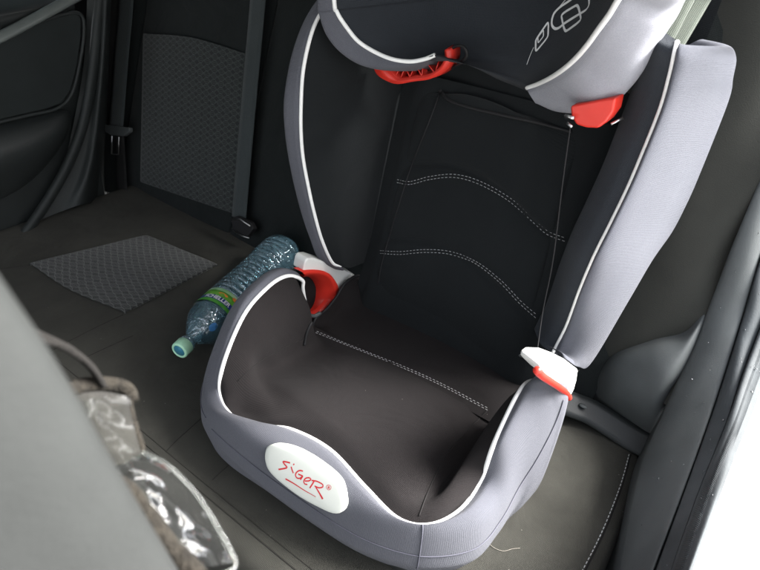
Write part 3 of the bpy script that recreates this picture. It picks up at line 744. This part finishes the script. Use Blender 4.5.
# ================================================================== CAR BODY, NEAR SIDE
body = empty('car', (0.02, .7, 0), 'white car seen through its open rear door with dark trim and wet rubber seals', 'car')
A_ = [Y(612, 640, .50), Y(620, 570, .60), Y(640, 470, .75), Y(664, 412, .85), Y(700, 330, .95), Y(735, 240, 1.0), Y(760, 180, 1.03), Y(790, 105, 1.08), Y(850, -60, 1.2)]
B_ = [Y(630, 640, .47), Y(655, 570, .555), Y(688, 480, .70), Y(717, 398, .86), Y(742, 320, .96), Y(760, 260, 1.0), Y(785, 190, 1.05), Y(815, 110, 1.1), Y(880, -60, 1.2)]
C_ = [Y(650, 640, .45), Y(672, 570, .53), Y(700, 490, .66), Y(728, 420, .80), Y(745, 370, .90), Y(764, 320, .97), Y(795, 240, 1.05), Y(830, 150, 1.1), Y(900, -60, 1.2)]
D_ = [Y(665, 640, .43), Y(690, 572, .51), Y(715, 505, .62), Y(738, 445, .76), Y(752, 410, .86), Y(770, 362, .95), Y(805, 280, 1.05), Y(850, 180, 1.1), Y(930, -60, 1.2)]
rows = [[a + V((-.02, .07, -.34)), a + V((-.012, .05, -.12)), a + V((-.001, .012, -.016)), a, a.lerp(b, .25) + V((0, -.006, .006)), a.lerp(b, .6) + V((0, -.006, .007)), b + V((-.003, 0, .001)), b + V((.0, .01, -.012))] for a, b in zip(A_, B_)]
grid('sill_trim', rows, 90, 40, M['trim'], body)
rows = [[b + V((0, .006, -.014)), b + V((.001, 0, -.004)), b.lerp(c, .15) + V((0, -.002, .001)), b.lerp(c, .85) + V((0, 0, -.002)), c + V((.0, .0, -.006))] for b, c in zip(B_, C_)]
grid('inner_seal', rows, 90, 24, M['rubber'], body)
rows = [[c + V((0, .004, -.008)), c + V((0, -.004, .005)), c.lerp(d, .4) + V((0, -.006, .009)), d + V((-.001, -.002, .003)), d + V((.004, .004, -.014))] for c, d in zip(C_, D_)]
grid('door_seal', rows, 90, 24, M['rubber'], body)
bm = bmesh.new()
Cs = cr([c.lerp(d, .12) for c, d in zip(C_, D_)], 340); Cs2 = cr([c.lerp(d, .75) for c, d in zip(C_, D_)], 340)
for i in range(30, 300): tube_bm(bm, [Cs[i] + V((0, -.005, .006)), Cs[i].lerp(Cs2[i], .5) + V((0, -.0068, .0095)), Cs2[i] + V((0, -.005, .006))], .0009, 5, True)
bm_obj('seal_ribs', bm, M['rubber'], body)
rows = [[d + V((0, .006, -.012)), d + V((.006, .0, -.004)), d + V((.05, .01, -.01)), d + V((.13, .03, -.03)), d + V((.20, .06, -.10)), d + V((.22, .08, -.25))] for d in D_]
grid('painted_panel', rows, 60, 30, M['paint'], body)
# inner side trim between bench back and opening, with the wheel-arch bulge below
t20 = [(600, 40), (660, 30), (720, 10), (770, -10), (815, -20)]
def bq(px, py, o): return BB(px, py, o)
rows = [[bq(560, -60, -.03), bq(640, -60, .0), bq(720, -60, .01), bq(780, -60, .01), bq(845, -60, -.02)],
        [bq(560, 40, -.03), bq(640, 40, .0), bq(710, 40, .012), bq(770, 40, .012), A_[7].lerp(A_[8], .2)],
        [bq(540, 120, -.03), bq(630, 120, .005), bq(690, 120, .014), bq(740, 120, .012), A_[7]],
        [bq(530, 200, -.03), bq(620, 200, .005), bq(670, 200, .014), bq(715, 200, .012), A_[6]],
        [bq(520, 280, -.03), bq(600, 280, .005), bq(650, 280, .014), bq(690, 280, .010), A_[5] + V((0, .01, -.03))],
        [bq(520, 350, -.03), bq(590, 352, .005), bq(630, 345, .012), bq(670, 338, .006), A_[4]],
        [bq(520, 400, -.04), bq(590, 400, -.02), bq(620, 400, -.02), bq(650, 400, -.02), A_[3] + V((0, .02, 0))]]
grid('side_trim', rows, 80, 60, M['benchback'] if 0 else mat('side_trim_cloth', (.026, .027, .023), .85, sheen=.1, bump=700, bump_d=.0005, var=.1), body)
def ae(k, f, o=(.004, .016, -.030)):
    return A_[k].lerp(A_[k + 1], f) + V(o)
rows = [[bq(598, 372, -.02), bq(612, 352, -.005), bq(650, 338, .0), bq(682, 331, .0), bq(700, 315, -.002), ae(4, .45, (.004, .012, -.012))],
        [bq(590, 385, -.01), bq(612, 362, .025), bq(650, 350, .036), bq(680, 345, .036), bq(698, 330, .02), ae(4, .25)],
        [bq(592, 395, -.01), bq(610, 385, .035), bq(645, 378, .055), bq(670, 374, .055), bq(684, 368, .03), ae(3, .8)],
        [bq(598, 404, -.01), bq(614, 402, .03), bq(640, 405, .045), bq(656, 405, .045), bq(668, 403, .02), ae(3, .3)],
        [Z(610, 414, -.004), Z(622, 424, -.004), Z(638, 436, -.004), Z(648, 443, -.004), ae(2, .9), ae(2, .9, (.006, .02, -.05))],
        [Z(606, 422, -.05), Z(618, 432, -.05), Z(634, 444, -.05), Z(645, 455, -.05), Z(650, 470, -.05), ae(2, .5, (.006, .02, -.05))]]
grid('wheel_arch_trim', rows, 60, 50, M['trim'], body)
# water drops on the sill and seals
bm = bmesh.new()
for i in range(60):
    t = random.random(); k = t * 5 + .6; i0 = int(k); f = k - i0
    a, b, c, d = (lerp(q[i0], q[i0 + 1], f) for q in (A_, B_, C_, D_))
    s = random.choice((0, 0, 1, 1, 2))
    if s == 0: p = a.lerp(b, random.uniform(.3, .85)) + V((0, -.006, .0065))
    elif s == 1: p = b.lerp(c, random.uniform(.3, .9)) + V((0, -.0008, .0))
    else: p = c.lerp(d, random.uniform(.2, .9)) + V((0, -.006, .0085))
    r_ = random.uniform(.0005, .0012) if random.random() < .85 else .0019
    mt = Matrix.Translation(p) @ Matrix.Diagonal((1, random.uniform(1, 1.6), .6, 1))
    bmesh.ops.create_uvsphere(bm, u_segments=8, v_segments=5, radius=r_, matrix=mt)
dr = bm_obj('water_drops', bm, M['drop'], body); dr['kind'] = 'stuff'

# B pillar close to the camera
pc = [(-.30, .02), (-.20, .034), (-.155, .0405), (-.134, .0425), (-.1225, .0390), (-.1185, .025), (-.1200, .008), (-.1215, -.008), (-.1185, -.022), (-.1185, -.05), (-.125, -.085), (-.15, -.11), (-.25, -.12)]
rows = []
for z, dy in ((-.5, .15), (.3, .075), (.5, .037), (.571, .024), (.63, .0135), (.672, .0065), (.702, 0), (.74, -.009), (.80, -.025), (.93, -.06), (1.1, -.10)):
    rows.append([V((x, y + dy, z)) for x, y in pc])
pil = grid('door_pillar', rows, 90, 90, M['pillar'], body, flip=True); tag(pil, 'pale grey pillar trim close to the camera')
tube('pillar_seal', [V((-.117, -.022 + dy, z)) for z, dy in ((.2, .09), (.5, .037), (.60, .018), (.68, .004), (.75, -.012), (1.0, -.075))], .006, 40, M['rubber'], body)
P_ = D(36, 415, .152)
bm = bmesh.new(); bmesh.ops.create_uvsphere(bm, u_segments=12, v_segments=8, radius=.0016, matrix=Matrix.Translation((-.1185, .020, .672))); bm_obj('pillar_drop', bm, M['whitep'], body)

# roof, front-side closure, parcel shelf
plate('roof', [V((x, y, .94)) for x, y in [(-1.55, -.35), (-.08, -.35), (-.08, 1.7), (-1.55, 1.7)]], (0, 0, .05), M['roof'], body, .01)
plate('rear_shelf', [V((x, y, .60)) for x, y in [(-1.55, 1.17), (-.06, 1.17), (-.06, 1.7), (-1.55, 1.7)]], (0, 0, .02), M['dark'], body, .005)
plate('far_body_side', [V((-1.62, y, z)) for y, z in [(.80, -.3), (1.7, -.3), (1.7, .94), (.95, .94), (.93, .52), (.80, .42)]], (-.03, 0, 0), M['dark'], body, .005)
flo = plate('floor', [V((x, y, -.36)) for x, y in [(-1.6, -1.6), (.02, -1.6), (.02, .95), (-1.6, .95)]], (0, 0, -.02), M['dark'], None, .0, smooth=False); tag(flo, kind='structure')

# ================================================================== FAR DOOR
door = empty('car_door', (-1.45, .5, 0)); door.parent = body; door.matrix_parent_inverse = body.matrix_world.inverted(); bpy.context.view_layer.update(); tag(door, 'closed far door with dark moulded panel and armrest')
XD = -1.46
prof = [(.44, .0), (.425, .012), (.40, .005), (.36, -.004), (.2, -.01), (.0, -.02), (-.3, -.03)]
rows = []
for y in (-1.2, -.6, 0, .3, .5, .62, .68, .73, .77, .80):
    bul = max(0, (y - .70)) * -.10
    rows.append([V((XD - .10 + bul, y, .455 + y * .06))] + [V((XD + o + bul, y, z + y * .06 + .0)) for z, o in prof])
dp = grid('door_panel', rows, 60, 50, M['trim2'], door, flip=True)
tube('window_ledge', [X(-60, 62, XD + .03), X(0, 37, XD + .03), X(40, 16, XD + .03), X(75, -3, XD + .025), X(110, -22, XD + .015)], [(.007, .012)] * 31, 30, mat('ledge_plastic', (.11, .125, .12), .4, spec=.5), door, 10)
# recessed cloth card (raised 6 mm) and ridge around it
cardp = [(-40, 30), (20, 22), (60, 14), (76, 13), (82, 18), (81, 40), (76, 72), (70, 92), (62, 104), (48, 110), (20, 116), (-40, 128)]
plate('door_card', [X(a, b, XD + .022) for a, b in [(-40, 48), (0, 36), (30, 24), (60, 15), (76, 13), (82, 17), (82, 36), (78, 66), (71, 92), (62, 104), (45, 110), (10, 118), (-40, 130)]], (-.03, 0, 0), M['doorcloth'], door, .005)
tube('card_ridge', [X(a, b, XD + .020) for a, b in [(-40, 52), (0, 39), (30, 26), (62, 15), (80, 14), (84, 30), (80, 62), (72, 93), (58, 108), (30, 115), (-40, 131)]], .004, 80, M['doortrim'], door)
# armrest
arm = [(-60, 150), (0, 138), (40, 122), (62, 116), (70, 121), (69, 133), (55, 155), (30, 178), (0, 194), (-60, 215)]
rows = []
for i, (t, u) in enumerate(zip([(-60, 134), (0, 123), (35, 115), (58, 110), (69, 111)], [(-60, 222), (0, 196), (30, 178), (55, 152), (70, 128)])):
    a = X(*t, XD + .015); b = X(*u, XD + .01); k = [1, 1, .9, .6, .12][i]
    rows.append([a, a.lerp(b, .1) + V((.035 * k, 0, .004)), a.lerp(b, .3) + V((.055 * k, 0, 0)), a.lerp(b, .6) + V((.045 * k, 0, 0)), b + V((.012 * k, 0, 0)), b + V((-.01, 0, 0))])
grid('armrest', rows, 50, 40, M['trim2'], door, flip=True)
# pillar moulding rising along the rear edge of the far door
tube('rear_moulding', [X(a, b, XD + .02) for a, b in [(104, -30), (98, 20), (93, 70), (84, 120), (70, 160), (48, 200), (20, 240), (-20, 290)]], [(.012, .020)] * 51, 50, M['doortrim'], door, 12)
rows = [[X(88, -30, XD + .01), X(100, -30, XD + .03), X(112, -30, XD + .02), BB(112, -30, -.01)],
        [X(84, 60, XD + .0), X(96, 60, XD + .02), X(106, 60, XD + .02), BB(110, 60, -.01)],
        [X(72, 130, XD + .0), X(88, 130, XD + .02), X(100, 130, XD + .02), BB(107, 130, -.01)],
        [X(60, 175, XD + .0), X(78, 175, XD + .02), X(94, 170, XD + .03), BB(106, 180, -.005)],
        [X(30, 225, XD + .0), X(60, 212, XD + .02), X(86, 204, XD + .03), BB(108, 205, -.0)]]
grid('corner_trim', rows, 50, 30, M['doortrim'], door)
plate('door_glass', [V((-1.575, y, z)) for y, z in [(-.9, .44), (.84, .50), (.93, .98), (-.9, 1.0)]], (-.004, 0, 0), glass('tinted_glass', (.10, .12, .11), 1.5, 0), door, 0, smooth=False)
for n_i in (0,):
    plate('door_frame', [V((-1.56, y, z)) for y, z in [(-.95, .98), (.93, .96), (.96, 1.03), (-.95, 1.03)]], (-.03, 0, 0), M['trim2'], door, .003)

# ================================================================== BOTTLE
b0, b1 = Z(180, 350, .036), V((-.873, .862, .046))
bot = empty('water_bottle', b0, 'empty blue plastic water bottle with green label lying beside the booster', 'bottle')
ax = (b1 - b0); Lb = ax.length; ax.normalize(); pu = ax.orthogonal().normalized(); pu = (V((0, 0, 1)) - ax * ax.z).normalized(); pv = ax.cross(pu)
def lathe(name, prof, m_, parent, seg=48, cap=False, amp=None):
    bm = bmesh.new(); rings = []
    for s, r_ in prof:
        rings.append([bm.verts.new(b0 + ax * s + (pu * math.cos(a) + pv * math.sin(a)) * (r_ * (1 + (amp(s, a) if amp else 0)))) for a in [2 * math.pi * k / seg for k in range(seg)]])
    for a, b in zip(rings, rings[1:]):
        for k in range(seg): bm.faces.new((a[k], a[(k + 1) % seg], b[(k + 1) % seg], b[k]))
    if cap: bm.faces.new(rings[-1][::-1]); 
    if cap == 2: bm.faces.new(rings[0])
    return bm_obj(name, bm, m_, parent)
rb = .0445
prof = [(.004, .0125), (.018, .0125), (.020, .0155), (.023, .0155), (.025, .0125), (.032, .013), (.042, .019), (.055, .029), (.072, .0385), (.088, .043), (.094, .0445), (.098, .0435), (.140, .0435), (.144, .0450)]
s = .150
while s < Lb - .03:
    prof += [(s, .0450), (s + .003, .0440), (s + .0055, .0415), (s + .008, .0440), (s + .011, .0450)]; s += .0148
prof += [(Lb - .022, .0450), (Lb - .010, .043), (Lb - .003, .036), (Lb, .028), (Lb - .004, .018), (Lb - .010, .006), (Lb - .010, .0005)]
fine = []
for p in cr([(a, b, 0) for a, b in prof], len(prof) * 3): fine.append((p.x, p.y))
bo_ = lathe('bottle_body', fine, M['pet'], bot, 64, amp=lambda s, a: .03 * math.sin(3 * a + s * 30) * max(0, math.sin((s - .15) * 9)) if s > .15 else (.03 * math.sin(6 * a) * math.sin((s - .03) / .06 * math.pi) if .03 < s < .09 else 0))
# cap with ridges
bm = bmesh.new(); rings = []
for s_, r_ in ((.017, .0155), (.016, .0162), (-.001, .0160), (-.003, .0150), (-.0035, .0118), (-.0025, .0112), (-.0025, .0)):
    if r_ == 0: continue
    rings.append([bm.verts.new(b0 + ax * s_ + (pu * math.cos(a) + pv * math.sin(a)) * (r_ * (1 + (.018 if k % 2 and r_ > .0155 else 0)))) for k, a in enumerate([2 * math.pi * k / 80 for k in range(80)])])
for a, b in zip(rings, rings[1:]):
    for k in range(80): bm.faces.new((a[k], a[(k + 1) % 80], b[(k + 1) % 80], b[k]))
cp = bm_obj('cap', bm, M['cap'], bot)
lathe('cap_disc', [(-.0022, .0114), (-.0024, .0114)], M['capblue'], cp, 40, 2)
# label: green band with blue band and white lettering, patches
lm = bpy.data.materials.new('printed_label'); lm.use_nodes = True; nt = lm.node_tree; N = nt.nodes; Lk = nt.links; pb = N['Principled BSDF']; pb.inputs['Roughness'].default_value = .35
uvn = N.new('ShaderNodeUVMap'); spn = N.new('ShaderNodeSeparateXYZ'); Lk.new(uvn.outputs[0], spn.inputs[0])
rp = N.new('ShaderNodeValToRGB'); Lk.new(math_node(nt, 'MULTIPLY', spn.outputs[0], 1 / .041), rp.inputs[0]); rp.color_ramp.interpolation = 'CONSTANT'
els = rp.color_ramp.elements; els[0].position = 0; els[0].color = (.10, .36, .06, 1); els[1].position = .20; els[1].color = (.03, .05, .32, 1)
for p_, c_ in ((.48, (.16, .42, .06, 1)), (.72, (.10, .30, .04, 1)), (.86, (.38, .55, .38, 1))):
    e_ = els.new(p_); e_.color = c_
nz2 = N.new('ShaderNodeTexNoise'); nz2.inputs['Scale'].default_value = 55; nz2.inputs['Detail'].default_value = 3; Lk.new(uvn.outputs[0], nz2.inputs['Vector'])
rp2 = N.new('ShaderNodeValToRGB'); Lk.new(nz2.outputs['Fac'], rp2.inputs[0]); rp2.color_ramp.elements[0].position = .35; rp2.color_ramp.elements[0].color = (.25, .7, .2, 1); rp2.color_ramp.elements[1].position = .62; rp2.color_ramp.elements[1].color = (1, 1, .9, 1)
mxn = N.new('ShaderNodeMix'); mxn.data_type = 'RGBA'; mxn.blend_type = 'MULTIPLY'; mxn.inputs['Factor'].default_value = .6; Lk.new(rp.outputs[0], mxn.inputs['A']); Lk.new(rp2.outputs[0], mxn.inputs['B']); Lk.new(mxn.outputs['Result'], pb.inputs['Base Color'])
def bsurf(s_, ang, r_): return b0 + ax * s_ + (pu * math.cos(ang) + pv * math.sin(ang)) * r_
# the angle that faces the camera
tocam = (CAM - b0); ang0 = math.atan2(tocam.dot(pv), tocam.dot(pu))
Lr = .0452
rows = [[bsurf(.098 + .0425 * j / 10, ang0 - 1.9 + 3.8 * i / 48, Lr) for j in range(11)] for i in range(49)]
lab = finish('label', grid_mesh('label', rows), lm, bot)
# text on the blue band
cu = bpy.data.curves.new('txt', 'FONT'); cu.body = 'SCHELLER'; cu.size = .0125; cu.align_x = 'CENTER'; cu.align_y = 'CENTER'; cu.offset = .0003
to = bpy.data.objects.new('txt', cu); col.objects.link(to); bpy.context.view_layer.update()
tm = bpy.data.meshes.new_from_object(to.evaluated_get(bpy.context.evaluated_depsgraph_get()))
bpy.data.objects.remove(to)
FX = 1
for v in tm.vertices:
    s_ = .112 + .0 - v.co.y * 1.0; ang = ang0 - .05 + v.co.x / Lr
    v.co = bsurf(.112 + v.co.y, ang0 - .5 + v.co.x / Lr * FX, Lr + .0004)
finish('lettering', tm, M['print'], lab, False)
bm = bmesh.new()
for (s_, da, ra, rb_) in ((.126, -.42, .0035, .010), (.132, .10, .004, .006)):
    vs = [bm.verts.new(bsurf(s_ + math.cos(t) * ra, ang0 + da + math.sin(t) * rb_ / Lr, Lr + .0003)) for t in [2 * math.pi * k / 24 for k in range(24)]]; bm.faces.new(vs)
bm_obj('label_spot', bm, mat('label_orange', (.7, .22, .05), .4), lab, False)
# round blue tag lying near the neck
vsq = [bsurf(.062 + math.cos(t) * .009, ang0 + .35 + math.sin(t) * .20, .0345 + math.cos(t) * .003) for t in [2 * math.pi * k / 24 for k in range(24)]]
bm = bmesh.new(); bm.faces.new([bm.verts.new(v) for v in vsq]); bm_obj('neck_tag', bm, mat('tag_blue', (.05, .18, .40), .4), bot, False)

# ================================================================== CLEAR VINYL POUCH with fuzzy trim
pou = empty('vinyl_pouch', D(150, 470, .33), 'crumpled clear vinyl pouch edged with fuzzy brown binding in front of the bench', 'pouch')
def fuzz(name, pts, r, m_, n=60, parent=pou, hairs=900, hl=.0022):
    P = cr(pts, n); bm = bmesh.new(); tube_bm(bm, P, r, 10)
    for _ in range(hairs):
        i = random.randrange(n); f = random.random(); p = P[i].lerp(P[i + 1], f); d = V([random.gauss(0, 1) for _ in range(3)]).normalized()
        rr_ = r[i] if isinstance(r, list) else r
        rr_ = rr_[0] if isinstance(rr_, tuple) else rr_
        q = p + d * rr_ * .8; e = q + (d + V([random.gauss(0, .5) for _ in range(3)])) * hl * random.uniform(.4, 1)
        w = d.orthogonal().normalized() * .00012
        bm.faces.new([bm.verts.new(x) for x in (q - w, q + w, e)])
    return bm_obj(name, bm, m_, parent)
tube('cord', [D(-20, 318, .24), D(20, 328, .27), D(45, 338, .29), D(70, 350, .31), D(90, 366, .325), D(102, 384, .335)], .0019, 50, M['strap'], pou, 10)
tube('cord', [D(-20, 312, .243), D(22, 331, .272), D(47, 342, .288), D(68, 347, .312), D(92, 368, .322), D(104, 386, .333)], .0014, 50, M['strap'], pou, 8)
fuzz('binding', [D(68, 390, .325), D(76, 387, .33), D(92, 384, .335), D(110, 384, .34), D(124, 387, .342), D(130, 393, .342), D(131, 400, .34)], .0036, M['fuzzy'])
fuzz('binding', [D(128, 390, .342), D(130, 410, .34), D(136, 432, .34), D(141, 448, .338), D(139, 458, .335)], .0020, M['fuzzy'], hairs=400)
fuzz('binding', [D(112, 482, .30), D(132, 496, .302), D(146, 515, .30), D(162, 538, .30), D(182, 560, .30), D(205, 585, .30), D(230, 610, .30)], .0047, M['fuzzy'], hairs=1600)
# felt panel inside the top
rows = [[D(70, 395, .33), D(98, 392, .334), D(126, 396, .338)], [D(80, 425, .33), D(108, 420, .331), D(132, 424, .336)], [D(95, 455, .325), D(118, 450, .33), D(139, 450, .334)], [D(108, 468, .32), D(125, 464, .325), D(140, 458, .332)]]
grid('felt_panel', rows, 30, 30, M['felt'], pou, thick=.001)
# vinyl sheets
def rnd(a): return random.uniform(-a, a)
def sheet(name, edgeA, edgeB, dA, dB, jit, n=9, m_=None):
    rows = []
    A = cr([(a, b, 0) for a, b in edgeA], n); B = cr([(a, b, 0) for a, b in edgeB], n)
    for i in range(n + 1):
        r_ = []
        for j in range(7):
            t = j / 6; p = A[i].lerp(B[i], t); dd = lerp(dA, dB, t) + (rnd(jit) if 0 < j < 6 else 0) - .010 * math.sin(t * math.pi)
            r_.append(D(p.x, p.y, dd))
        rows.append(r_)
    return grid(name, rows, 60, 50, m_ or M['vinyl'], pou)
sheet('vinyl_sheet', [(112, 470), (128, 488), (146, 512), (166, 542), (190, 570)], [(142, 452), (168, 466), (196, 494), (218, 528), (236, 562)], .302, .325, .0032)
sheet('vinyl_sheet', [(68, 394), (76, 420), (92, 448), (110, 470)], [(130, 396), (134, 420), (140, 445), (143, 458)], .322, .332, .002, 9, M['vinyl_soft'])
sheet('vinyl_glare_fold', [(78, 402), (80, 412), (84, 420)], [(100, 398), (99, 408), (92, 418)], .318, .320, .001, 5)
tube('vinyl_hem', [D(142, 452, .326), D(168, 465, .326), D(196, 493, .326), D(219, 528, .325), D(236, 562, .324), D(228, 572, .322), D(214, 575, .32)], .0011, 50, M['vinyl'], pou)
# ================================================================== small things
def fibre(pts, r=.00025, lab=None):
    o = tube('loose_fibre', [Z(a, b, .0015) for a, b in pts], r, 40, M['hair'], None, 5); tag(o, lab, 'fibre'); return o
fibre([(487, 540), (493, 547), (503, 551), (512, 549), (520, 548)], lab='pale curled fibre on the bench just below the booster front corner')

# outside ground and sky
g_ = bpy.data.meshes.new('ground'); g_.from_pydata([(-200, -200, -.75), (200, -200, -.75), (200, 200, -.75), (-200, 200, -.75)], [], [(0, 1, 2, 3)]); go = finish('ground', g_, M['asphalt'], None, False); go['kind'] = 'structure'

# ------------------------------------------------------------------ light
w = bpy.data.worlds.new('World'); sc.world = w; w.use_nodes = True; nt = w.node_tree
bg = nt.nodes['Background']; sky = nt.nodes.new('ShaderNodeTexSky'); sky.sky_type = 'NISHITA'; sky.sun_disc = False
SUN_EL, SUN_AZ = 42, 54    # azimuth from +Y towards +X
sky.sun_elevation = R(SUN_EL); sky.sun_rotation = R(SUN_AZ); sky.air_density = 1; sky.dust_density = 5
hs = nt.nodes.new('ShaderNodeHueSaturation'); hs.inputs['Saturation'].default_value = .35
nt.links.new(sky.outputs[0], hs.inputs['Color']); nt.links.new(hs.outputs[0], bg.inputs[0]); bg.inputs[1].default_value = .62
sd_ = bpy.data.lights.new('sun', 'SUN'); sd_.energy = 17.5; sd_.angle = R(30); sd_.color = (1, .985, .97)
so = bpy.data.objects.new('sun', sd_); col.objects.link(so)
dv = V((math.sin(R(SUN_AZ)) * math.cos(R(SUN_EL)), math.cos(R(SUN_AZ)) * math.cos(R(SUN_EL)), math.sin(R(SUN_EL))))
so.rotation_euler = dv.to_track_quat('Z', 'Y').to_euler()
sc.view_settings.view_transform = 'Standard'; sc.view_settings.look = 'None'; sc.view_settings.exposure = 0
sc.cycles.max_bounces = 10; sc.cycles.transmission_bounces = 10; sc.cycles.transparent_max_bounces = 16; sc.cycles.use_denoising = True
